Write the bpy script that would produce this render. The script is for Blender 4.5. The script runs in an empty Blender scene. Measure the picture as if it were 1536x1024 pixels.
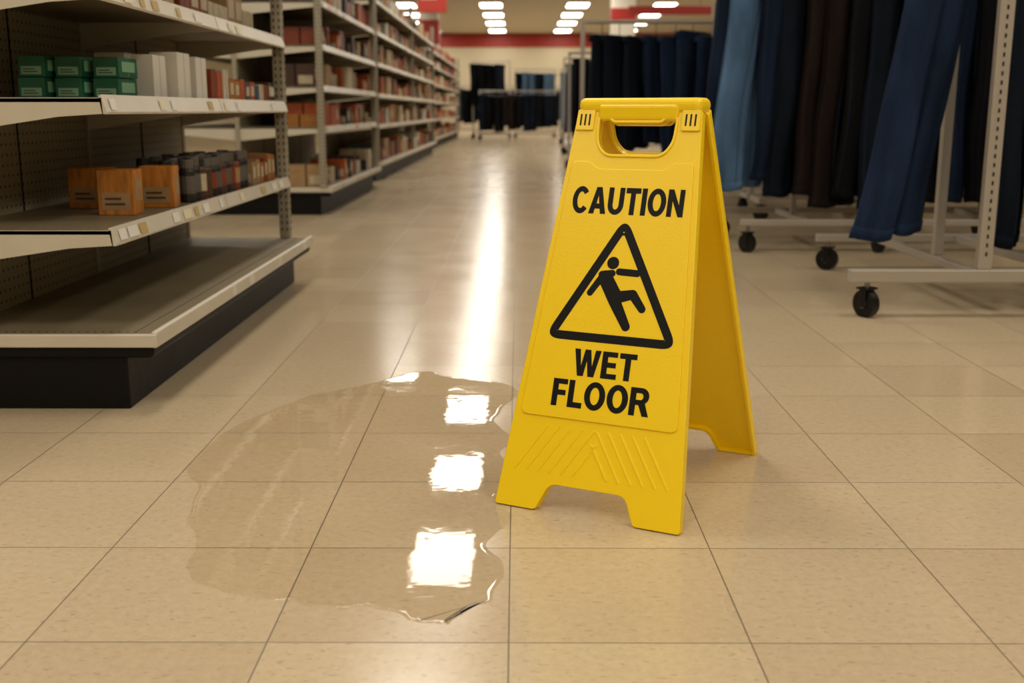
import bpy, bmesh, math, random
from mathutils import Matrix, Vector
random.seed(7)
scene = bpy.context.scene
scene.view_settings.view_transform = 'Standard'

# ------------------------------------------------------------ materials
def srgb(h):
    h = h.lstrip('#'); v = [int(h[i:i+2], 16)/255 for i in (0, 2, 4)]
    return tuple((c/12.92 if c <= .04045 else ((c+.055)/1.055)**2.4) for c in v)+(1,)

def mat(name, col, rough=.5, metal=0, var=.0, vscale=20, bump=0, bscale=80, spec=.5, coat=0, stretch=None):
    m = bpy.data.materials.new(name); m.use_nodes = True
    nt = m.node_tree; b = nt.nodes['Principled BSDF']
    c = srgb(col) if isinstance(col, str) else col
    b.inputs['Base Color'].default_value = c
    b.inputs['Roughness'].default_value = rough
    b.inputs['Metallic'].default_value = metal
    b.inputs['Specular IOR Level'].default_value = spec
    b.inputs['Coat Weight'].default_value = coat
    tc = nt.nodes.new('ShaderNodeTexCoord')
    src = tc.outputs['Object']
    if stretch:
        mp = nt.nodes.new('ShaderNodeMapping'); mp.inputs['Scale'].default_value = stretch
        nt.links.new(src, mp.inputs[0]); src = mp.outputs[0]
    if var > 0:
        n = nt.nodes.new('ShaderNodeTexNoise'); n.inputs['Scale'].default_value = vscale
        n.inputs['Detail'].default_value = 4
        nt.links.new(src, n.inputs[0])
        r = nt.nodes.new('ShaderNodeValToRGB')
        r.color_ramp.elements[0].position = .3; r.color_ramp.elements[1].position = .7
        r.color_ramp.elements[0].color = tuple(x*(1-var) for x in c[:3])+(1,)
        r.color_ramp.elements[1].color = tuple(min(1, x*(1+var)) for x in c[:3])+(1,)
        nt.links.new(n.outputs[0], r.inputs[0]); nt.links.new(r.outputs[0], b.inputs['Base Color'])
    if bump > 0:
        n2 = nt.nodes.new('ShaderNodeTexNoise'); n2.inputs['Scale'].default_value = bscale
        nt.links.new(src, n2.inputs[0])
        bp = nt.nodes.new('ShaderNodeBump'); bp.inputs['Strength'].default_value = bump
        bp.inputs['Distance'].default_value = .01
        nt.links.new(n2.outputs[0], bp.inputs['Height']); nt.links.new(bp.outputs[0], b.inputs['Normal'])
    return m

def emis(name, col, s):
    m = bpy.data.materials.new(name); m.use_nodes = True
    b = m.node_tree.nodes['Principled BSDF']
    b.inputs['Base Color'].default_value = (0.8, .8, .8, 1)
    b.inputs['Emission Color'].default_value = col
    b.inputs['Emission Strength'].default_value = s
    return m

class N:
    def __init__(s, m): s.nt = m.node_tree
    def new(s, t): return s.nt.nodes.new(t)
    def link(s, a, b): s.nt.links.new(a, b)
    def math(s, op, a, b=None, clamp=False):
        n = s.nt.nodes.new('ShaderNodeMath'); n.operation = op; n.use_clamp = clamp
        for i, v in enumerate((a, b)):
            if v is None: continue
            if isinstance(v, (int, float)): n.inputs[i].default_value = v
            else: s.nt.links.new(v, n.inputs[i])
        return n.outputs[0]
    def mix(s, fac, a, b):
        n = s.nt.nodes.new('ShaderNodeMix'); n.data_type = 'RGBA'
        for i, v in ((0, fac), (6, a), (7, b)):
            if isinstance(v, (int, float, tuple)): n.inputs[i].default_value = v
            else: s.nt.links.new(v, n.inputs[i])
        return n.outputs[2]

TILE = .3048
def floor_material():
    m = bpy.data.materials.new('vinyl_tile'); m.use_nodes = True
    n = N(m); b = m.node_tree.nodes['Principled BSDF']
    tc = n.new('ShaderNodeTexCoord'); sp = n.new('ShaderNodeSeparateXYZ'); n.link(tc.outputs['Object'], sp.inputs[0])
    tx = n.math('DIVIDE', n.math('ADD', sp.outputs[0], .0094+TILE*100), TILE)
    ty = n.math('DIVIDE', n.math('ADD', sp.outputs[1], -.053+TILE*100), TILE)
    fx = n.math('FRACT', tx); fy = n.math('FRACT', ty)
    dx = n.math('MINIMUM', fx, n.math('SUBTRACT', 1, fx))
    dy = n.math('MINIMUM', fy, n.math('SUBTRACT', 1, fy))
    d = n.math('MINIMUM', dx, dy)
    g = n.math('SUBTRACT', 1, n.math('DIVIDE', d, .0044), clamp=True)
    g = n.math('POWER', g, .4)
    cb = n.new('ShaderNodeCombineXYZ')
    n.link(n.math('FLOOR', tx), cb.inputs[0]); n.link(n.math('FLOOR', ty), cb.inputs[1])
    wn = n.new('ShaderNodeTexWhiteNoise'); n.link(cb.outputs[0], wn.inputs[0])
    base = n.mix(wn.outputs[0], srgb('#bfac8d'), srgb('#cab898'))
    # fine vinyl chips
    no = n.new('ShaderNodeTexNoise'); no.inputs['Scale'].default_value = 70; no.inputs['Detail'].default_value = 7
    no.inputs['Roughness'].default_value = .75; n.link(tc.outputs['Object'], no.inputs[0])
    r = n.new('ShaderNodeValToRGB'); r.color_ramp.elements[0].position = .33; r.color_ramp.elements[1].position = .62
    r.color_ramp.elements[0].color = (.78, .75, .70, 1); r.color_ramp.elements[1].color = (1, 1, 1, 1)
    n.link(no.outputs[0], r.inputs[0])
    mul = n.new('ShaderNodeMix'); mul.data_type = 'RGBA'; mul.blend_type = 'MULTIPLY'; mul.inputs[0].default_value = .55
    n.link(base, mul.inputs[6]); n.link(r.outputs[0], mul.inputs[7])
    vo = n.new('ShaderNodeTexNoise'); vo.inputs['Scale'].default_value = 170
    mp = n.new('ShaderNodeMapping'); mp.inputs['Scale'].default_value = (.35, 1, 1); mp.inputs['Rotation'].default_value = (0, 0, .5)
    n.link(tc.outputs['Object'], mp.inputs[0]); n.link(mp.outputs[0], vo.inputs[0])
    sp2 = n.math('MULTIPLY', n.math('GREATER_THAN', vo.outputs[0], .66), .4)
    c2 = n.mix(sp2, mul.outputs[2], srgb('#8a7252'))
    big = n.new('ShaderNodeTexNoise'); big.inputs['Scale'].default_value = 1.3; n.link(tc.outputs['Object'], big.inputs[0])
    c3 = n.mix(n.math('MULTIPLY', big.outputs[0], .2), c2, srgb('#8e7856'))
    col = n.mix(n.math('MULTIPLY', g, .85), c3, srgb('#2e2417'))
    n.link(col, b.inputs['Base Color'])
    rn = n.new('ShaderNodeTexNoise'); rn.inputs['Scale'].default_value = 4; rn.inputs['Detail'].default_value = 5
    n.link(tc.outputs['Object'], rn.inputs[0])
    rr = n.math('ADD', n.math('MULTIPLY', rn.outputs[0], .12), .125)
    n.link(n.math('ADD', rr, n.math('MULTIPLY', g, .4)), b.inputs['Roughness'])
    b.inputs['Specular IOR Level'].default_value = .5
    bp = n.new('ShaderNodeBump'); bp.inputs['Strength'].default_value = .2; bp.inputs['Distance'].default_value = .001
    h = n.math('SUBTRACT', n.math('MULTIPLY', rn.outputs[0], .5), g)
    n.link(h, bp.inputs['Height']); n.link(bp.outputs[0], b.inputs['Normal'])
    return m

def peg_material():
    c0 = srgb('#948a6e')
    m = mat('pegboard', '#948a6e', .6); n = N(m); b = m.node_tree.nodes['Principled BSDF']
    tc = n.new('ShaderNodeTexCoord'); sp = n.new('ShaderNodeSeparateXYZ'); n.link(tc.outputs['Object'], sp.inputs[0])
    a = n.math('SUBTRACT', n.math('FRACT', n.math('DIVIDE', n.math('ADD', sp.outputs[1], 10), .0254)), .5)
    c = n.math('SUBTRACT', n.math('FRACT', n.math('DIVIDE', sp.outputs[2], .0254)), .5)
    r = n.math('SQRT', n.math('ADD', n.math('MULTIPLY', a, a), n.math('MULTIPLY', c, c)))
    f = n.math('LESS_THAN', r, .15)
    n.link(n.mix(f, c0, srgb('#1c1710')), b.inputs['Base Color'])
    return m

def water_material():
    m = bpy.data.materials.new('water_film'); m.use_nodes = True
    nt = m.node_tree; nt.nodes.clear(); n = N(m)
    out = n.new('ShaderNodeOutputMaterial')
    tc = n.new('ShaderNodeTexCoord')
    # wet tint with light falloff painted in: darker toward -X, clear toward +X
    sp = n.new('ShaderNodeSeparateXYZ'); n.link(tc.outputs['Object'], sp.inputs[0])
    n0 = n.new('ShaderNodeTexNoise'); n0.inputs['Scale'].default_value = 4.5; n0.inputs['Detail'].default_value = 3; n.link(tc.outputs['Object'], n0.inputs[0])
    t = n.math('ADD', n.math('MULTIPLY', n.math('ADD', sp.outputs[0], .42), 3.0), n.math('MULTIPLY', n.math('SUBTRACT', n0.outputs[0], .5), 1.8), clamp=True)
    tr = n.new('ShaderNodeBsdfTransparent'); n.link(n.mix(t, (.955, .945, .925, 1), (1, 1, 1, 1)), tr.inputs[0])
    gl = n.new('ShaderNodeBsdfGlossy'); gl.inputs['Roughness'].default_value = .03; gl.inputs[0].default_value = (1, 1, 1, 1)
    fr = n.new('ShaderNodeFresnel'); fr.inputs[0].default_value = 1.22
    n1 = n.new('ShaderNodeTexNoise'); n1.inputs['Scale'].default_value = 10; n1.inputs['Detail'].default_value = 3
    n.link(tc.outputs['Object'], n1.inputs[0])
    bp = n.new('ShaderNodeBump'); bp.inputs['Strength'].default_value = .17; bp.inputs['Distance'].default_value = .003
    n.link(n1.outputs[0], bp.inputs['Height'])
    n.link(bp.outputs[0], gl.inputs['Normal']); n.link(bp.outputs[0], fr.inputs['Normal'])
    mx = n.new('ShaderNodeMixShader'); n.link(fr.outputs[0], mx.inputs[0]); n.link(tr.outputs[0], mx.inputs[1]); n.link(gl.outputs[0], mx.inputs[2])
    n.link(mx.outputs[0], out.inputs[0])
    return m

M_floor = floor_material(); M_peg = peg_material(); M_water = water_material()
M_yel = mat('yellow_plastic', (.95, .66, .005, 1), .33, bump=.03, bscale=300)
M_ink = mat('black_ink', '#080706', .5, spec=.25)
M_slot = mat('slot_dark', '#2a2008', .8)
M_lip = mat('shelf_lip_offwhite', '#c4bca8', .35, var=.05, vscale=6)
M_deck = mat('shelf_deck', '#7a6e56', .4, var=.08, vscale=8)
M_black = mat('plinth_black', '#080706', .5, bump=.1, bscale=30, spec=.2)
M_post = mat('post_beige', '#968d78', .45)
M_slotb = mat('slot_black', '#15120d', .9)
M_price = [mat('price_cream', '#d8cfae', .5), mat('price_yellow', '#b39a5c', .5), mat('price_white', '#dad6ca', .5)]
M_rack = mat('rack_metal', '#a39b8e', .35, metal=.2)
M_rub = mat('caster_black', '#0a0a0a', .4, spec=.3)
M_steel = mat('steel', '#8a8a8a', .25, metal=1)
M_ceil = mat('ceiling_white', '#cec6b4', .8)
M_wall = mat('wall_cream', '#cabd9f', .7, var=.04, vscale=1)
M_red = mat('red_band', '#9c2210', .5)
M_white = mat('white_paint', '#d0c9b8', .5)
M_stitch = mat('seam_thread', '#2b3648', .9, spec=.1)
M_light = emis('light_panel', (1, .93, .83, 1), 14.3)

# ------------------------------------------------------------ mesh builder
class MB:
    def __init__(s): s.v = []; s.f = []; s.fm = []; s.fs = []; s.mats = []
    def mi(s, m):
        if m not in s.mats: s.mats.append(m)
        return s.mats.index(m)
    def add(s, verts, faces, m, smooth=False, M=None):
        o = len(s.v); i = s.mi(m)
        s.v += [tuple(M @ Vector(v)) if M else tuple(v) for v in verts]
        for f in faces: s.f.append([o+k for k in f]); s.fm.append(i); s.fs.append(smooth)
    def addbm(s, bm, m, smooth=False, M=None):
        bm.verts.index_update()
        s.add([v.co.copy() for v in bm.verts], [[v.index for v in f.verts] for f in bm.faces], m, smooth, M); bm.free()
    def box(s, lo, hi, m, bev=0, M=None, seg=2):
        lo2 = [min(a, b) for a, b in zip(lo, hi)]; hi2 = [max(a, b) for a, b in zip(lo, hi)]
        bm = bmesh.new(); bmesh.ops.create_cube(bm, size=1)
        for v in bm.verts: v.co = Vector([(lo2[i]+hi2[i])/2+v.co[i]*(hi2[i]-lo2[i]) for i in range(3)])
        if bev > 0: bmesh.ops.bevel(bm, geom=bm.edges[:], offset=bev, segments=seg, affect='EDGES', profile=.5)
        s.addbm(bm, m, False, M)
    def prism(s, poly, axis, a, b, m, M=None):
        def P(p, t):
            if axis == 'y': return (p[0], t, p[1])
            if axis == 'x': return (t, p[0], p[1])
            return (p[0], p[1], t)
        n = len(poly); vs = [P(p, a) for p in poly]+[P(p, b) for p in poly]
        fs = [list(range(n)), list(range(2*n-1, n-1, -1))]+[[i, i+n, (i+1) % n+n, (i+1) % n] for i in range(n)]
        s.add(vs, fs, m, False, M)
    def cyl(s, p0, p1, r, m, seg=16, r2=None):
        p0 = Vector(p0); p1 = Vector(p1); d = (p1-p0); q = d.to_track_quat('Z', 'Y').to_matrix()
        r2 = r if r2 is None else r2; vs = []
        for t, rr in ((0, r), (1, r2)):
            for i in range(seg):
                a = 2*math.pi*i/seg; vs.append(p0+d*t+q @ Vector((rr*math.cos(a), rr*math.sin(a), 0)))
        s.add(vs, [[i, (i+1) % seg, (i+1) % seg+seg, i+seg] for i in range(seg)], m, True)
        s.add(vs, [list(range(seg-1, -1, -1)), list(range(seg, 2*seg))], m, False)
    def revolve(s, cx, cy, prof, m, seg=14):
        vs = []
        for r, z in prof:
            for i in range(seg):
                a = 2*math.pi*i/seg; vs.append((cx+r*math.cos(a), cy+r*math.sin(a), z))
        fs = []
        for k in range(len(prof)-1):
            for i in range(seg): fs.append([k*seg+i, k*seg+(i+1) % seg, (k+1)*seg+(i+1) % seg, (k+1)*seg+i])
        fs.append(list(range(seg-1, -1, -1))); o = (len(prof)-1)*seg; fs.append([o+i for i in range(seg)])
        s.add(vs, fs, m, False)
    def obj(s, name, parent=None, fix=True):
        me = bpy.data.meshes.new(name); me.from_pydata(s.v, [], s.f)
        for m in s.mats: me.materials.append(m)
        for p, i, sm in zip(me.polygons, s.fm, s.fs): p.material_index = i; p.use_smooth = sm
        if fix:
            bm = bmesh.new(); bm.from_mesh(me); bmesh.ops.recalc_face_normals(bm, faces=bm.faces[:]); bm.to_mesh(me); bm.free()
        me.update()
        o = bpy.data.objects.new(name, me); scene.collection.objects.link(o)
        if parent: o.parent = parent
        return o

# ------------------------------------------------------------ room
def slab(name, lo, hi, m):
    b = MB(); b.box(lo, hi, m); return b.obj(name)
X0, X1, Y0, Y1, HC = -9, 9, -5, 40, 3.3
slab('floor', (X0, Y0, -.1), (X1, Y1, 0), M_floor)
slab('wall_left', (X0-.15, Y0, 0), (X0, Y1, HC), M_wall)
slab('wall_right', (X1, Y0, 0), (X1+.15, Y1, HC), M_wall)
slab('wall_front', (X0-.15, Y0-.15, 0), (X1+.15, Y0, HC), M_wall)
slab('wall_back', (X0-.15, Y1, 0), (X1+.15, Y1+.15, HC), M_wall)
slab('trim_1', (X0, Y1-.04, 2.82), (X1, Y1, 3.27), M_red)
slab('ceiling', (X0-.15, Y0-.15, HC), (X1+.15, Y1+.15, HC+.1), M_ceil)
b = MB()
ys = [-3, 0, 3, 6.2, 9.25, 11.6, 14.3, 17.3, 20.3, 23.3, 26.3, 29.3, 32.3, 35.3, 38.6]
pos = [(x, y) for y in ys for x in (-2.88, -.66, 1.56, 3.78) if not (x > 1 and 6 < y < 12)] + [(-1.8, 16.4)]  # last one: extra fixture out of view, added for its streak on the floor
for x, y in pos:
    b.add([(x-.27, y-.6, HC-.012), (x-.27, y+.6, HC-.012), (x+.27, y+.6, HC-.012), (x+.27, y-.6, HC-.012)], [[0, 1, 2, 3]], M_light)
    for sx in (-1, 1):
        b.box((x+sx*.27, y-.63, HC-.03), (x+sx*.30, y+.63, HC-.0), M_white)
        b.box((x-.30, y+sx*.60, HC-.03), (x+.30, y+sx*.63, HC-.0), M_white)
b.obj('ceiling_lights', fix=False)

# ------------------------------------------------------------ shelves
def gondola(name, y0, y1, xf, xs, xb, shelves, height, nsec, posts):
    b = MB()
    for s in (1, -1):
        X = (lambda x: x) if s > 0 else (lambda x: 2*xb-x)
        b.box((X(xb), y0+.012, 0), (X(xf-.075), y1-.012, .125), M_black, .004)
        b.box((X(xb), y0+.0, .118), (X(xf-.012), y1-.0, .146), M_black, .01, seg=3)
        b.box((X(xb), y0, .146), (X(xf-.006), y1, .172), M_deck, .003)
        b.box((X(xf-.014), y0-.006, .142), (X(xf), y1+.004, .180), M_lip, .006, seg=3)
        b.box((X(xb), y0-.008, .144), (X(xf), y0+.004, .174), M_lip, .003)
        L = (y1-y0)/nsec
        yy = y0+.03
        while yy < min(y1-.02, y0+2.2) and s > 0 and y0 < 3:
            b.box((X(xf-.06), yy, .1715), (X(xf-.056), yy+.006, .1725), M_slotb); yy += .018
        if s > 0 and y0 < 3:
            xx = xb+.05
            while xx < xf-.06:
                b.box((xx, y0+.03, .1715), (xx+.006, y0+.034, .1725), M_slotb); xx += .018
        for Z in shelves:
            for k in range(nsec):
                a = y0+k*L+.003; c = y0+(k+1)*L-.003
                b.box((X(xb+.01), a, Z-.012), (X(xs-.004), c, Z), M_deck, .002)
                lp = [(X(xs-.012), Z+.004), (X(xs-.006), Z+.006), (X(xs+.004), Z-.03), (X(xs+.002), Z-.035), (X(xs-.006), Z-.034)]
                b.prism(lp, 'y', a, c, M_lip)
                for yy in (a, c-.003):
                    b.prism([(X(xb+.01), Z-.001), (X(xs-.006), Z-.001), (X(xs-.004), Z-.034), (X(xs-.1), Z-.04), (X(xb+.01), Z-.085)], 'y', yy, yy+.003, M_lip)
                yy = a+.03
                while yy < c-.07 and s > 0:
                    w = random.uniform(.03, .07)
                    if random.random() < .4:
                        m = random.choice(M_price)
                        x1 = xs-.0035; x2 = xs+.0028
                        b.add([(x1+.002, yy, Z-.002), (x1+.002, yy+w, Z-.002), (x2+.0015, yy+w, Z-.026), (x2+.0015, yy, Z-.026)], [[0, 1, 2, 3]], m)
                    yy += w+random.uniform(.01, .08)
        yy = y0+.08
        while yy < y1-.1 and s > 0:
            w = random.uniform(.03, .07)
            if random.random() < .5:
                b.box((xf, yy, .15), (xf+.0012, yy+w, .174), random.choice(M_price))
            yy += w+random.uniform(.05, .2)
        for py in posts:
            b.box((X(xs-.045), py-.015, .172), (X(xs-.003), py+.015, height), M_post, .003)
            z = .2
            while z < height-.03:
                if s > 0:
                    b.box((xs-.017, py-.0158, z), (xs-.012, py-.013, z+.012), M_slotb)
                    b.box((xs-.036, py-.0158, z), (xs-.031, py-.013, z+.012), M_slotb)
                    b.box((xs-.0045, py-.003, z), (xs-.0022, py+.003, z+.012), M_slotb)
                z += .025
    b.box((xb-.01, y0, .15), (xb+.01, y1, height), M_peg)
    L = (y1-y0)/(nsec*2)
    for k in range(nsec*2+1):
        y = y0+k*L; w = .014 if k % 2 == 0 else .002
        mm = M_post if k % 2 == 0 else M_slotb
        b.box((xb-.013, y-w, .15), (xb+.013, y+w, height+.01), mm)
    b.box((xb-.02, y0-.01, height), (xb+.02, y1+.01, height+.02), M_lip, .003)
    return b.obj(name)

gondola('store_shelf', 2.36, 4.24, -.79, -.87, -1.28, [.402, .682, .915, 1.2], 1.55, 2, [4.24])
gondola('store_shelf', 7.0, 9.6, -1.17, -1.2, -1.75, [.55, .80, 1.05, 1.31, 1.6], 1.85, 2, [7.0, 9.6])
gondola('store_shelf', 10.4, 17.5, -1.25, -1.28, -1.8, [.52, .80, 1.08, 1.36, 1.64], 1.9, 4, [10.4, 14, 17.5])
gondola('store_shelf', 18.6, 28.0, -1.4, -1.43, -1.9, [.5, .80, 1.1, 1.4, 1.65], 1.9, 5, [18.6, 28])

# ------------------------------------------------------------ products
PC = {k: mat('pack_'+k, c, .5, var=.12, vscale=30) for k, c in dict(
    orange='#ae521c', rust='#7f3618', tan='#a3835a', brown='#4a3020', cream='#bfb294', red='#8d2117', white='#c4beb0',
    grey='#5b564f', dark='#1e1914', amber='#a56d25', blue='#344b60', green='#1f5a37', purple='#3a2838').items()}
M_wood = mat('woodgrain_carton', '#b87424', .5, var=.35, vscale=14, stretch=(6, 6, 1))
M_green = mat('green_carton', '#13593a', .45, var=.1)
M_mint = mat('mint_label', '#7fae8a', .5)
M_wht = mat('white_carton', '#dcd8cc', .5, var=.03)

def carton(b, x, y, z, wx, wy, h, m, label=None, rot=0, cap=None):
    T = Matrix.Translation((x, y, z)) @ Matrix.Rotation(rot, 4, 'Z')
    b.box((-wx/2, -wy/2, 0), (wx/2, wy/2, h), m, .0015 if y < 6 else 0, M=T, seg=1)
    if y < 6: b.box((-wx/2-.0002, -.0008, h*.02), (wx/2+.0002, .0008, h+.0005), M_slotb if cap is None else cap, M=T)
    if label:
        b.box((-wx*.38, -wy/2-.0008, h*.12), (wx*.38, -wy/2+.001, h*.5), label, M=T)
        if y < 6:
            b.box((-wx*.3, -wy/2-.0012, h*.22), (wx*.25, -wy/2+.001, h*.27), PC['brown'], M=T)
            b.box((-wx*.3, -wy/2-.0012, h*.34), (wx*.15, -wy/2+.001, h*.39), PC['brown'], M=T)
        b.box((wx/2-.001, -wy*.35, h*.3), (wx/2+.0008, wy*.35, h*.8), label, M=T)

def jar(b, x, y, z, r, h, body, label, cap):
    b.revolve(x, y, [(r*.9, z), (r, z+.004), (r, z+h*.2)], body)
    b.revolve(x, y, [(r*1.02, z+h*.2), (r*1.02, z+h*.62)], label)
    b.revolve(x, y, [(r, z+h*.62), (r, z+h*.72), (r*.75, z+h*.8)], body)
    b.revolve(x, y, [(r*.82, z+h*.8), (r*.82, z+h*.98), (r*.76, z+h)], cap)

Z2, Z3, Z4 = .4025, .6825, .9155
for (x, y, w, h, r) in ((-.985, 2.74, .088, .11, .05), (-1.125, 2.93, .095, .105, -.1), (-.955, 2.95, .09, .108, .12)):
    b = MB(); carton(b, x, y, Z2, w, w*.9, h, M_wood, PC['tan'], r, M_wood); b.obj('brown_carton')
b = MB()
cols = [('dark', 'grey', 'grey'), ('brown', 'cream', 'dark'), ('dark', 'rust', 'grey'), ('rust', 'tan', 'dark'), ('brown', 'rust', 'grey'), ('brown', 'brown', 'grey'), ('rust', 'rust', 'dark')]
y = 3.1
while y < 3.75:
    for j, x in enumerate((-.925, -.985, -1.045)):
        c = random.choice(cols); jar(b, x, y, Z2, .023, .118+random.uniform(-.006, .006), PC[c[0]], PC[c[1]], PC[c[2]])
    y += .056
b.obj('spice_jars')
b = MB(); y = 3.82
while y < 4.15:
    carton(b, -.94, y, Z2, .07, .045, random.uniform(.07, .1), PC[random.choice(['amber', 'orange', 'tan', 'rust'])], PC['cream'])
    carton(b, -1.04, y, Z2, .07, .045, random.uniform(.08, .11), PC[random.choice(['amber', 'orange', 'tan', 'rust'])])
    y += .06
b.obj('small_cartons')
b = MB()
for (x, y) in ((-1.13, 2.68), (-1.06, 2.72), (-.985, 2.76)):
    for k in range(2):
        carton(b, x+k*.003, y, Z3+k*.049, .062, .13, .048, M_green, M_mint, 0, M_mint)
b.obj('green_cartons')
b = MB()
for (x, y, w, d, h) in ((-.955, 2.93, .055, .1, .112), (-.94, 3.06, .075, .11, .124), (-1.06, 3.0, .08, .12, .12), (-.93, 3.2, .07, .1, .118), (-1.05, 3.18, .1, .1, .11)):
    carton(b, x, y, Z3, w, d, h, M_wht, None, 0, PC['grey'])
b.obj('white_cartons')
b = MB(); y = 3.31
for h, cs in ((.09, 'rust'), (.085, 'orange'), (.095, 'white'), (.07, 'amber'), (.065, 'amber'), (.07, 'orange'), (.06, 'blue'), (.065, 'orange'), (.055, 'blue'), (.06, 'cream'), (.06, 'rust'), (.07, 'brown')):
    carton(b, -.93, y, Z3, .08, .055, h, PC[cs], PC['cream'] if random.random() < .6 else None)
    carton(b, -1.04, y, Z3, .08, .055, h+.01, PC[random.choice(['brown', 'tan', 'rust'])]); y += .068
b.obj('mixed_cartons')

def stock(name, x, y0, y1, z, hmax, pal, rows=2, depth=.12, gap=.006, wr=(.05, .12)):
    b = MB()
    for zz in (z if isinstance(z, list) else [z]):
        y = y0
        while y < y1-.05:
            w = random.uniform(*wr); h = random.uniform(.45, 1)*hmax; c = random.choice(pal); n = random.choice((1, 2, 3)); ins = random.uniform(0, .05)
            for i in range(n):
                if y+w > y1: break
                for r in range(rows):
                    carton(b, x-.02-ins-depth/2-r*(depth+.01), y+w/2, zz+.0006, depth, w-.004, h, PC[c], PC['cream'] if (r == 0 and random.random() < .3) else None)
                y += w
            y += gap if random.random() < .7 else random.uniform(.05, .25)
    return b.obj(name)
stock('top_shelf_cartons', -.88, 2.75, 4.1, Z4, .14, ['tan', 'brown', 'cream', 'rust', 'amber', 'tan', 'orange'])
w = ['orange', 'rust', 'orange', 'dark', 'tan', 'brown', 'cream', 'rust', 'amber']
stock('packaged_goods', -1.2, 7.08, 9.5, [.173, .55, .80, 1.05, 1.31], .17, w, rows=2, wr=(.05, .11))
stock('packaged_goods', -1.29, 10.5, 17.4, [.173, .52, .80, 1.08, 1.36, 1.64], .2, w+['white', 'amber', 'grey', 'tan'], rows=2, wr=(.07, .16))
stock('packaged_goods', -1.44, 18.7, 27.9, [.173, .5, .80, 1.1, 1.4, 1.65], .22, w+['red', 'orange', 'red', 'cream'], rows=1, wr=(.12, .3))

# ------------------------------------------------------------ wet floor sign
def roundpoly(pts, n=6):
    out = []; L = len(pts)
    for i in range(L):
        p = Vector(pts[i][:2]); r = pts[i][2] if len(pts[i]) > 2 else 0
        a = Vector(pts[i-1][:2]); c = Vector(pts[(i+1) % L][:2])
        if r <= 0: out.append(p); continue
        r = min(r, (a-p).length*.49, (c-p).length*.49)
        s = p+(a-p).normalized()*r; e = p+(c-p).normalized()*r
        for k in range(n+1):
            t = k/n; out.append(s*(1-t)**2+p*2*t*(1-t)+e*t*t)
    return out
def offset(pts, d):
    L = len(pts); area = sum(pts[i].x*pts[(i+1) % L].y-pts[(i+1) % L].x*pts[i].y for i in range(L))
    sg = 1 if area > 0 else -1; out = []
    for i in range(L):
        t1 = (pts[i]-pts[i-1]); t2 = (pts[(i+1) % L]-pts[i])
        t = (t1.normalized()+t2.normalized())
        t = t.normalized() if t.length > 1e-6 else t1.normalized()
        out.append(pts[i]+Vector((-t.y, t.x))*d*sg)
    return out
def fill2d(outlines, w0, w1, bevel, name, m, parent, MM):
    cu = bpy.data.curves.new(name, 'CURVE'); cu.dimensions = '2D'; cu.fill_mode = 'BOTH'
    th = w1-w0; cu.extrude = max(th/2-bevel, 0); cu.bevel_depth = bevel; cu.bevel_resolution = 2; cu.offset = -bevel
    for o in outlines:
        sp = cu.splines.new('POLY'); sp.points.add(len(o)-1); sp.use_cyclic_u = True
        for i, p in enumerate(o): sp.points[i].co = (p[0], p[1], 0, 1)
    t = bpy.data.objects.new('tmp', cu); scene.collection.objects.link(t)
    bpy.context.view_layer.update(); dg = bpy.context.evaluated_depsgraph_get()
    me = bpy.data.meshes.new_from_object(t.evaluated_get(dg)); bpy.data.objects.remove(t)
    me.transform(MM @ Matrix.Translation((0, 0, (w0+w1)/2)))
    me.materials.clear(); me.materials.append(m)
    bm = bmesh.new(); bm.from_mesh(me); bmesh.ops.remove_doubles(bm, verts=bm.verts[:], dist=1e-5)
    bmesh.ops.recalc_face_normals(bm, faces=bm.faces[:]); bm.to_mesh(me); bm.free()
    o = bpy.data.objects.new(name, me); scene.collection.objects.link(o); o.parent = parent
    return o
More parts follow.
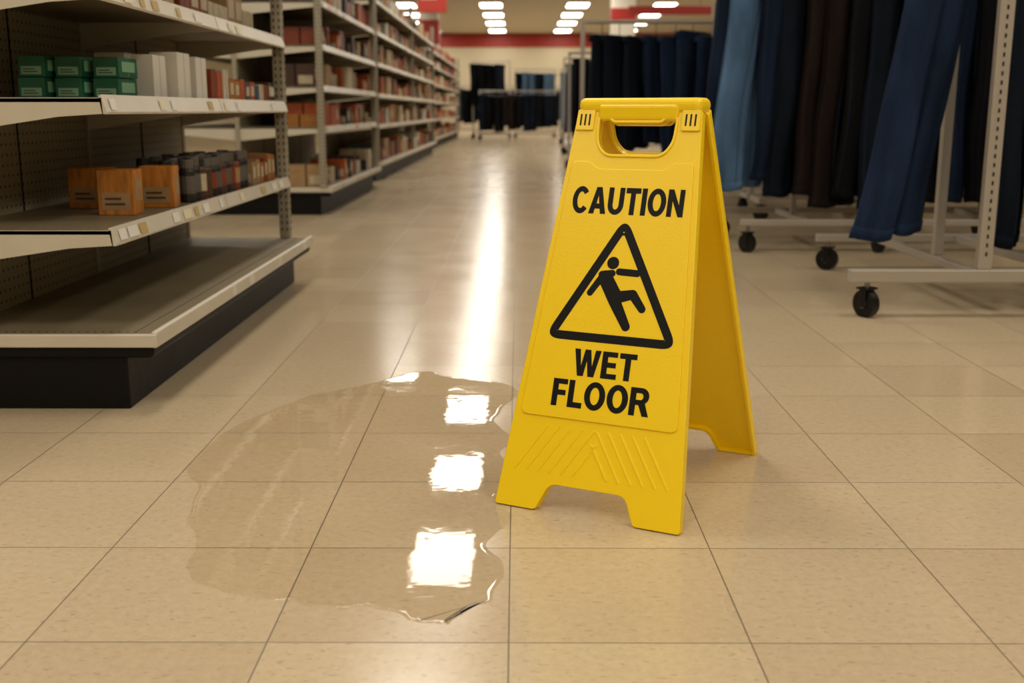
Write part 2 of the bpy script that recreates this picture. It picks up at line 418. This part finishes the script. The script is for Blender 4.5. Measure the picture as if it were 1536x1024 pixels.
# bold grotesque capitals, unit height
def arc(cx, cy, rx, ry, a0, a1, n=16):
    return [(cx+rx*math.cos(math.radians(a0+(a1-a0)*i/n)), cy+ry*math.sin(math.radians(a0+(a1-a0)*i/n))) for i in range(n+1)]
G = {
 'I': (.24, [[(0, 0), (0, 1), (.24, 1), (.24, 0)]]),
 'T': (.72, [[(0, 1), (.72, 1), (.72, .80), (.48, .80), (.48, 0), (.24, 0), (.24, .80), (0, .80)]]),
 'L': (.62, [[(0, 1), (.24, 1), (.24, .20), (.62, .20), (.62, 0), (0, 0)]]),
 'E': (.66, [[(0, 1), (.64, 1), (.64, .81), (.24, .81), (.24, .605), (.60, .605), (.60, .415), (.24, .415), (.24, .19), (.66, .19), (.66, 0), (0, 0)]]),
 'F': (.62, [[(0, 1), (.62, 1), (.62, .81), (.24, .81), (.24, .595), (.57, .595), (.57, .405), (.24, .405), (.24, 0), (0, 0)]]),
 'N': (.78, [[(0, 0), (0, 1), (.24, 1), (.55, .43), (.55, 1), (.78, 1), (.78, 0), (.55, 0), (.23, .58), (.23, 0)]]),
 'A': (.86, [[(0, 0), (.30, 1), (.56, 1), (.86, 0), (.60, 0), (.555, .19), (.305, .19), (.26, 0)], [(.36, .38), (.50, .38), (.43, .70)]]),
 'W': (1.14, [[(0, 1), (.24, 1), (.335, .38), (.45, 1), (.69, 1), (.805, .38), (.90, 1), (1.14, 1), (.92, 0), (.67, 0), (.57, .58), (.47, 0), (.22, 0)]]),
 'U': (.78, [[(0, 1)]+arc(.39, .37, .39, .385, 180, 360)+[(.78, 1), (.54, 1)]+arc(.39, .37, .15, .19, 360, 180)+[(.24, 1)]]),
 'O': (.88, [arc(.44, .5, .44, .515, 0, 345, 30), arc(.44, .5, .195, .315, 0, 345, 30)]),
 'C': (.80, [arc(.43, .5, .43, .515, 38, 322, 28)+arc(.43, .5, .19, .315, 318, 42, 28)]),
 'R': (.82, [[(0, 0), (0, 1), (.46, 1)]+arc(.46, .71, .31, .29, 90, -58, 12)+[(.82, 0), (.56, 0), (.37, .385), (.24, .385), (.24, 0)], [(.24, .81), (.43, .81)]+arc(.43, .69, .105, .12, 80, -80, 8)+[(.43, .57), (.24, .57)]]),
}
def text2d(body, u0, u1, v0, v1, name, parent, MM):
    tw = sum(G[c][0] for c in body)+.07*(len(body)-1); sx = (u1-u0)/tw; sy = v1-v0; x = 0
    for k, c in enumerate(body):
        outs = [[(u0+(x+p[0])*sx, v0+p[1]*sy) for p in o] for o in G[c][1]]
        fill2d(outs, .0026, .0032, 0, name+'_%d' % (k+1), M_ink, parent, MM); x += G[c][0]+.07
def capsule(a, c, r1, r2=None, n=10):
    r2 = r1 if r2 is None else r2; a = Vector(a); c = Vector(c); d = (c-a); t0 = math.atan2(d.y, d.x)
    return [a+Vector((math.cos(t0+math.pi/2+math.pi*i/n), math.sin(t0+math.pi/2+math.pi*i/n)))*r1 for i in range(n+1)] + \
           [c+Vector((math.cos(t0-math.pi/2+math.pi*i/n), math.sin(t0-math.pi/2+math.pi*i/n)))*r2 for i in range(n+1)]

sign = bpy.data.objects.new('wet_floor_sign', None); scene.collection.objects.link(sign)
sign.location = (.2175, 1.912, 0); sign.rotation_euler = (0, 0, math.atan2(-.449, .894))
SL = .6898; VL = .69
base = Matrix(((1, 0, 0, 0), (0, .2165/SL, -.655/SL, -.2405), (0, .655/SL, .2165/SL, .0022), (0, 0, 0, 1)))
hw = lambda v: .163-(.163-.1105)*v/VL
for side in range(2):
    MM = Matrix.Rotation(math.pi*side, 4, 'Z') @ base
    pre = ('front_', 'back_')[side]
    outer = roundpoly([(-.164, 0, .006), (-.089, 0, .006), (-.069, .046, .014), (.065, .046, .014), (.085, 0, .006), (.164, 0, .006), (.1105, VL, .008), (-.1105, VL, .008)])
    hole = roundpoly([(-.068, .674, .006), (-.052, .674, .006), (-.044, .665, .006), (.044, .665, .006), (.052, .674, .006), (.068, .674, .006), (.066, .632, .02), (.05, .611, .014), (-.05, .611, .014), (-.066, .632, .02)])
    fill2d([outer, hole], -.006, 0, .0012, pre+'panel', M_yel, sign, MM)
    fill2d([outer, offset(outer, .0045)], -.019, -.003, .001, pre+'rim', M_yel, sign, MM)
    fill2d([offset(hole, -.005), hole], -.016, .003, .0015, pre+'handle_ring', M_yel, sign, MM)
    lab = roundpoly([(-hw(.157)+.011, .157, .014), (hw(.157)-.011, .157, .014), (hw(.6)-.009, .598, .01), (.075, .598, .01), (.06, .585, .01), (-.06, .585, .01), (-.075, .598, .01), (-hw(.6)+.009, .598, .01)])
    fill2d([lab], -.002, .0028, .0016, pre+'label', M_yel, sign, MM)
    text2d('CAUTION', -.097, .101, .507, .553, pre+'caution', sign, MM)
    text2d('WET', -.054, .057, .231, .276, pre+'wet', sign, MM)
    text2d('FLOOR', -.085, .088, .177, .223, pre+'floor', sign, MM)
    SH = Vector((.003, 0))
    to = [p+SH for p in roundpoly([(-.118, .2895, .03), (.120, .2895, .03), (.001, .5055, .03)], 10)]
    fill2d([to, offset(to, .0145)], .0026, .0032, 0, pre+'triangle', M_ink, sign, MM)
    figs = [capsule((-.0108, .4245), (-.0106, .4246), .0105), capsule((-.026, .402), (-.045, .372), .006, .0055),
            capsule((.002, .4105), (.034, .4095), .0058), capsule((-.021, .399), (.001, .366), .0125, .0135),
            capsule((-.028, .404), (-.010, .407), .006), capsule((.0, .362), (.026, .32), .0105, .0075),
            capsule((.002, .367), (.031, .374), .0105, .008), capsule((.031, .374), (.05, .351), .008, .0065)]
    for i, fg in enumerate(figs):
        fill2d([[p+SH for p in fg]], .0026, .0032+i*.00002, 0, pre+'figure_%d' % (i+1), M_ink, sign, MM)
    for i in range(6):
        for sg in (-1, 1):
            x0 = sg*(.135-.021*i); L = 1 if i < 5 else .7
            fill2d([capsule((x0, .066), (x0-sg*.048*L, .066+.076*L), .0022)], -.001, .0011, .0008, pre+'rib', M_yel, sign, MM)
    for sg in (-1, 1):
        fill2d([roundpoly([(sg*.078, .652, .003), (sg*.111, .652, .003), (sg*.1095, .688, .003), (sg*.078, .688, .003)])], -.004, .004, .001, pre+'clip', M_yel, sign, MM)
        for k in range(3):
            x = sg*(.086+.008*k)
            fill2d([[Vector((x-.0015, .66)), Vector((x+.0015, .66)), Vector((x+.0015, .68)), Vector((x-.0015, .68))]], .003, .0043, 0, pre+'slot', M_slot, sign, MM)
b = MB()
b.box((-.110, -.03, .650), (.110, .03, .676), M_yel, .011, seg=4)
b.box((-.072, -.0325, .638), (.072, -.018, .666), M_yel, .006, seg=3)
b.box((-.072, .018, .638), (.072, .0325, .666), M_yel, .006, seg=3)
b.obj('hinge_grip', sign)

# ------------------------------------------------------------ puddle
pp = [(-.360, 1.397), (-.42, 1.43), (-.485, 1.50), (-.50, 1.62), (-.547, 1.72), (-.57, 1.87), (-.62, 1.96), (-.61, 2.10), (-.60, 2.237), (-.54, 2.36), (-.49, 2.485),
      (-.40, 2.56), (-.335, 2.64), (-.27, 2.72), (-.22, 2.73), (-.17, 2.68), (-.1236, 2.66), (-.04, 2.62), (.01, 2.5), (-.03, 2.40), (-.045, 2.28), (-.01, 2.15), (-.03, 2.05), (.02, 1.93), (-.03, 1.8), (-.01, 1.7), (-.042, 1.6), (-.02, 1.5),
      (-.03, 1.407), (-.055, 1.375), (-.08, 1.335), (-.11, 1.325), (-.134, 1.33), (-.165, 1.36), (-.21, 1.372), (-.2656, 1.376), (-.31, 1.392)]
def catmull(P, n=7):
    out = []; L = len(P)
    for i in range(L):
        p0, p1, p2, p3 = [Vector(P[(i+k) % L]) for k in (-1, 0, 1, 2)]
        for k in range(n):
            t = k/n; out.append(.5*((2*p1)+(p2-p0)*t+(2*p0-5*p1+4*p2-p3)*t*t+(3*p1-p0-3*p2+p3)*t**3))
    return out
c = catmull(pp, 9)
c = [p+Vector((math.sin(i*.9)*.002+math.sin(i*.37)*.004, math.cos(i*.7)*.002+math.cos(i*.31)*.004)) for i, p in enumerate(c)]
vs = []; fs = []; rings = [(0, .0), (.001, .5), (.0025, .9), (.005, 1.0), (.009, .75)]
for d, z in rings:
    for p in offset(c, d):
        hgt = .0003+.0007*max(0, min(1, (1.46-p.y)/.08))
        vs.append((p.x, p.y, .0002+(z*hgt if d < .008 else .0002)))
L = len(c)
for k in range(len(rings)-1):
    for i in range(L): fs.append([k*L+i, k*L+(i+1) % L, (k+1)*L+(i+1) % L, (k+1)*L+i])
b = MB(); b.add(vs, fs, M_water, True)
inner = vs[-L:]
b.add(inner, [list(range(L))], M_water, False)
pud = b.obj('water_puddle')

# ------------------------------------------------------------ clothes & racks
def denim(name, col, r=.9): return mat(name, col, r, var=.3, vscale=9, bump=.35, bscale=60, spec=.08, stretch=(1, 1, .35))
D = dict(navy=denim('denim_navy', '#162032'), blue=denim('denim_blue', '#4c6887'), mid=denim('denim_mid', '#1c2940'),
         brown=denim('twill_brown', '#1f1815'), black=denim('twill_black', '#101012'), dk=denim('denim_dark', '#10161f'),
         grey=denim('cloth_grey', '#3d4046'), lt=denim('cloth_light_blue', '#4a6076'))
def garment(b, cx, cy, zt, zh, w, t, yaw, lean, m, seed, rail=None, flare=0.0):
    R = random.Random(seed); ca, sa = math.cos(yaw), math.sin(yaw); S = 28; Mr = 22
    if cy > 9: S = 18; Mr = 10
    for leg in (-1, 1):
        ph = R.uniform(0, 6); ph2 = R.uniform(0, 6); k1 = R.choice((3, 4)); vs = []
        zhh = zh+(R.uniform(0, .02) if leg > 0 else 0)
        def P(f, th, ex=0):
            z = zt+(zhh-zt)*f
            a = w*(.30-.06*min(1, f*2.2)+flare*f*.2)+ex; off = leg*w*(.19+.05*f+flare*f*.2); tt = t*(.5-.12*f)*(1+.15*math.sin(f*5+ph2))+ex
            am = .03+.13*min(1, f*1.6)
            q = 1+am*math.sin(k1*th+ph+1.4*f)+.5*am*math.sin(7*th+ph2-2*f)
            x = off+a*math.cos(th)*q; y = tt*math.sin(th)*q+leg*t*.12+.012*math.sin(9*f+ph)*f
            return (cx+lean[0]*f**1.2+ca*x-sa*y, cy+lean[1]*f+sa*x+ca*y, z+.006*math.cos(2*th)*f)
        for r in range(Mr+1):
            for i in range(S): vs.append(P(r/Mr, 2*math.pi*i/S))
        fs = [[r*S+i, r*S+(i+1) % S, (r+1)*S+(i+1) % S, (r+1)*S+i] for r in range(Mr) for i in range(S)]
        b.add(vs, fs, m, True)
        b.add(vs, [list(range(S)), [Mr*S+i for i in range(S-1, -1, -1)]], m, False)
        if cy < 6:
            # hem band and outseams
            hv = [P(f, 2*math.pi*i/S, e) for f, e in ((.966, .0005), (.968, .003), (1.0, .003), (1.002, .0005)) for i in range(S)]
            b.add(hv, [[r*S+i, r*S+(i+1) % S, (r+1)*S+(i+1) % S, (r+1)*S+i] for r in range(3) for i in range(S)], m, True)
            for th in (-1.15, math.pi):
                if th == math.pi or seed % 2:
                    sv = []
                    for r in range(Mr+1):
                        f = r/Mr
                        sv += [P(f, th-.02, .0012), P(f, th+.02, .0022)]
                    b.add(sv, [[2*r, 2*r+1, 2*r+3, 2*r+2] for r in range(Mr)], M_stitch, True)
    vs = []
    for z, e in ((zt-.035, 1.03), (zt-.033, 1.06), (zt+.004, 1.04), (zt+.004, .9)):
        for i in range(S):
            th = 2*math.pi*i/S; x = w*.49*e*math.cos(th); y = t*.6*e*math.sin(th)
            vs.append((cx+ca*x-sa*y, cy+sa*x+ca*y, z))
    b.add(vs, [[r*S+i, r*S+(i+1) % S, (r+1)*S+(i+1) % S, (r+1)*S+i] for r in range(3) for i in range(S)]+[[3*S+i for i in range(S)]], m, True)
    if rail:
        b.cyl((cx, cy, zt), (cx, cy, rail+.008), .003, M_steel, 8)
        b.cyl((cx-ca*w*.4, cy-sa*w*.4, zt+.012), (cx+ca*w*.4, cy+sa*w*.4, zt+.012), .005, M_steel, 8)
def caster(b, x, y, top, r=.05, ang=0):
    dx, dy = math.cos(ang)*.014, math.sin(ang)*.014
    b.cyl((x-dx, y-dy, r), (x+dx, y+dy, r), r, M_rub, 28)
    b.cyl((x-dx*1.3, y-dy*1.3, r), (x+dx*1.3, y+dy*1.3, r), r*.35, M_steel, 16)
    for s in (-1, 1):
        b.box((-.014, s*.018-.002, r*.7), (.014, s*.018+.002, r*2.05), M_rub, .002, M=Matrix.Translation((x, y, 0)) @ Matrix.Rotation(ang+math.pi/2, 4, 'Z'))
    b.box((-.025, -.022, r*2.02), (.025, .022, r*2.02+.006), M_rub, M=Matrix.Translation((x, y, 0)) @ Matrix.Rotation(ang, 4, 'Z'))
    b.cyl((x, y, r*2.02), (x, y, top), .009, M_steel, 12)
def slots(b, x, y, z0, z1):
    z = z0
    while z < z1:
        b.box((x-.003, y-.0012, z), (x+.003, y+.001, z+.013), M_slotb); z += .028

b = MB()
b.box((1.07, 3.48, .114), (2.75, 3.52, .156), M_rack, .004)
b.box((1.25, 4.55, .118), (2.75, 4.59, .15), M_rack, .004)
b.box((1.82, 3.52, .118), (1.86, 4.55, .15), M_rack, .004)
b.box((1.49, 3.52, .118), (1.52, 4.55, .145), M_rack, .003)
b.box((1.475, 3.485, .156), (1.52, 3.515, 1.75), M_rack, .003); slots(b, 1.4975, 3.485, .2, 1.7)
b.box((1.50, 3.93, .145), (1.535, 3.96, 1.75), M_rack, .003)
b.box((2.4, 3.485, .156), (2.44, 3.515, 1.75), M_rack, .003)
b.box((1.48, 3.515, 1.70), (1.51, 3.93, 1.74), M_rack, .003); b.box((2.405, 3.515, 1.50), (2.435, 3.76, 1.53), M_rack)
b.cyl((1.2, 3.73, 1.42), (2.7, 3.73, 1.42), .014, M_rack); b.box((1.485, 3.515, 1.39), (1.505, 3.94, 1.41), M_rack)
for x, y, a in ((1.13, 3.5, .5), (2.68, 3.5, .2), (1.3, 4.57, .9), (2.7, 4.57, .3)): caster(b, x, y, .12, .045, a)
b.obj('clothing_rack')
for i, (x, w_, yaw, lean, m, zh, fl) in enumerate(((1.40, .27, .35, (-.16, -.03), 'mid', .235, 0), (1.66, .30, .9, (-.02, 0), 'dk', .21, 0), (1.78, .32, 1.0, (0, 0), 'navy', .2, 0), (1.90, .3, 1.1, (0, 0), 'dk', .22, 0), (2.02, .3, 1.0, (0, 0), 'black', .22, 0), (2.14, .3, 1.1, (0, 0), 'navy', .22, 0), (2.26, .3, 1.1, (0, 0), 'dk', .22, 0))):
    b = MB(); garment(b, x, 3.73, 1.33, zh, w_, .1, yaw, lean, D[m], 10+i, 1.42, fl); b.obj('jeans')
b = MB()
b.box((1.05, 5.13, .125), (1.75, 5.165, .155), M_rack, .004)
b.box((1.05, 5.80, .125), (2.5, 5.835, .155), M_rack, .004)
b.box((1.36, 5.16, .125), (1.39, 5.80, .15), M_rack, .003)
b.box((1.362, 5.47, .15), (1.388, 5.5, 1.42), M_rack, .003); b.box((2.3, 5.47, .15), (2.33, 5.5, 1.42), M_rack, .003)
b.box((2.3, 5.165, .125), (2.33, 5.80, .15), M_rack, .003); b.box((1.75, 5.13, .125), (2.5, 5.165, .155), M_rack, .004)
b.cyl((.95, 5.485, 1.43), (2.6, 5.485, 1.43), .014, M_rack)
for x, y, a in ((1.085, 5.147, .6), (1.70, 5.147, .2), (1.085, 5.82, .9), (2.45, 5.82, .3), (2.45, 5.147, .1)): caster(b, x, y, .13, .045, a)
b.obj('clothing_rack')
for i, (x, w_, yaw, lean, m, zh) in enumerate(((1.05, .36, .9, (-.06, 0), 'navy', .38), (1.155, .42, .6, (-.09, -.08), 'blue', .28), (1.28, .4, .9, (-.03, -.02), 'navy', .33), (1.375, .4, .8, (-.05, -.04), 'dk', .25), (1.48, .4, .9, (-.05, -.05), 'brown', .26), (1.59, .4, .75, (-.06, -.06), 'brown', .20), (1.70, .4, .9, (-.05, -.03), 'black', .24), (1.80, .4, .8, (-.03, -.05), 'dk', .19), (1.92, .4, 1.0, (0, 0), 'dk', .22), (2.04, .4, 1.0, (0, 0), 'black', .22), (2.16, .4, 1.0, (0, 0), 'navy', .22), (2.28, .4, 1.0, (0, 0), 'black', .22), (2.42, .4, 1.0, (0, 0), 'black', .22))):
    b = MB(); garment(b, x, 5.485, 1.36, zh, w_, .1, yaw, lean, D[m], 40+i, 1.43); b.obj('jeans')

def rack_row(y, x0, x1, zt, zh, step, cols, seed, w_=.4):
    R = random.Random(seed); b = MB(); rz = zt+.07
    b.box((x0-.05, y-.3, .11), (x0-.01, y+.3, .14), M_rack); b.box((x1+.01, y-.3, .11), (x1+.05, y+.3, .14), M_rack)
    b.box((x0-.05, y-.015, .14), (x0-.02, y+.015, rz), M_rack); b.box((x1+.02, y-.015, .14), (x1+.05, y+.015, rz), M_rack)
    b.cyl((x0-.05, y, rz), (x1+.05, y, rz), .014, M_rack); b.box((x0-.05, y-.02, .11), (x1+.05, y+.02, .14), M_rack)
    for sx in (x0-.03, x1+.03):
        for sy in (-.27, .27): caster(b, sx, y+sy, .12, .045, R.uniform(0, 3))
    rk = b.obj('clothing_rack')
    b = MB(); x = x0+.1; i = 0
    while x < x1-.05:
        garment(b, x, y, zt-R.uniform(0, .05), zh+R.uniform(-.02, .16), w_*R.uniform(.85, 1.1), .1, R.uniform(.65, 1.15), (R.uniform(-.03, .03), 0), D[R.choice(cols)], seed*50+i, rz)
        x += step*R.uniform(.9, 1.15); i += 1
    b.obj('hanging_jeans', rk)
rack_row(8.0, .5, 2.3, 1.19, .3, .13, ['navy', 'dk', 'mid', 'navy', 'dk', 'mid'], 3)
rack_row(6.9, 1.5, 3.9, 1.4, .22, .13, ['black', 'dk', 'brown'], 4)
rack_row(9.6, 1.7, 4.2, 1.45, .25, .16, ['navy', 'dk', 'black', 'grey'], 5)
rack_row(12.5, .62, 3.4, 1.2, .27, .17, ['black', 'dk', 'grey', 'navy'], 6)
rack_row(17.0, .75, 4.0, 1.35, .27, .2, ['black', 'grey', 'brown', 'navy'], 7)
rack_row(22.0, .9, 4.5, 1.35, .27, .22, ['black', 'grey', 'brown', 'lt'], 8)
rack_row(26.5, -1.0, -.2, 1.7, .7, .16, ['black', 'dk', 'black', 'brown'], 9, .5)
rack_row(27.5, .0, .9, 1.55, .8, .18, ['lt', 'dk', 'grey', 'lt'], 11, .5)
rack_row(25.2, -.8, 1.0, 1.0, .18, .16, ['black', 'dk', 'dk', 'black', 'brown'], 13, .5)
rack_row(30, -1.6, 2.2, 1.2, .3, .2, ['black', 'grey', 'brown', 'dk'], 12, .5)
b = MB(); b.box((2.0, 24, 0), (2.5, 24.5, HC), M_white, .02); b.box((1.99, 23.99, 2.5), (2.51, 24.51, 2.75), M_red); b.obj('support_column')
b = MB(); b.box((-2.5, 29, 0), (-2.0, 29.5, HC), M_white, .02); b.box((-2.51, 28.99, 2.3), (-1.99, 29.51, 2.9), M_red); b.obj('support_column')
b = MB(); b.box((-1.55, 17.9, 2.15), (-1.1, 17.94, 2.95), M_red, .01); b.box((-1.5, 17.895, 2.35), (-1.25, 17.9, 2.8), M_white)
for x in (-1.5, -1.2): b.cyl((x, 17.92, 2.95), (x, 17.92, HC), .005, M_steel, 6)
b.obj('hanging_sign')
b = MB(); b.box((1.95, 19.9, 2.28), (3.4, 19.94, 2.43), M_red, .01)
for x in (2.1, 3.2): b.cyl((x, 19.92, 2.43), (x, 19.92, HC), .005, M_steel, 6)
b.obj('hanging_sign')

# ------------------------------------------------------------ world, camera
w = bpy.data.worlds.new('World'); scene.world = w; w.use_nodes = True
w.node_tree.nodes['Background'].inputs[0].default_value = (1, .9, .78, 1)
w.node_tree.nodes['Background'].inputs[1].default_value = .1
cam = bpy.data.cameras.new('camera'); co = bpy.data.objects.new('camera', cam); scene.collection.objects.link(co)
co.location = (0, 0, .656); co.rotation_euler = (math.radians(90-11.92), 0, math.radians(.24))
cam.sensor_width = 36; cam.lens = 38.55; cam.clip_start = .05; cam.clip_end = 100
cam.dof.use_dof = True; cam.dof.focus_distance = 1.9; cam.dof.aperture_fstop = 4.5
scene.camera = co
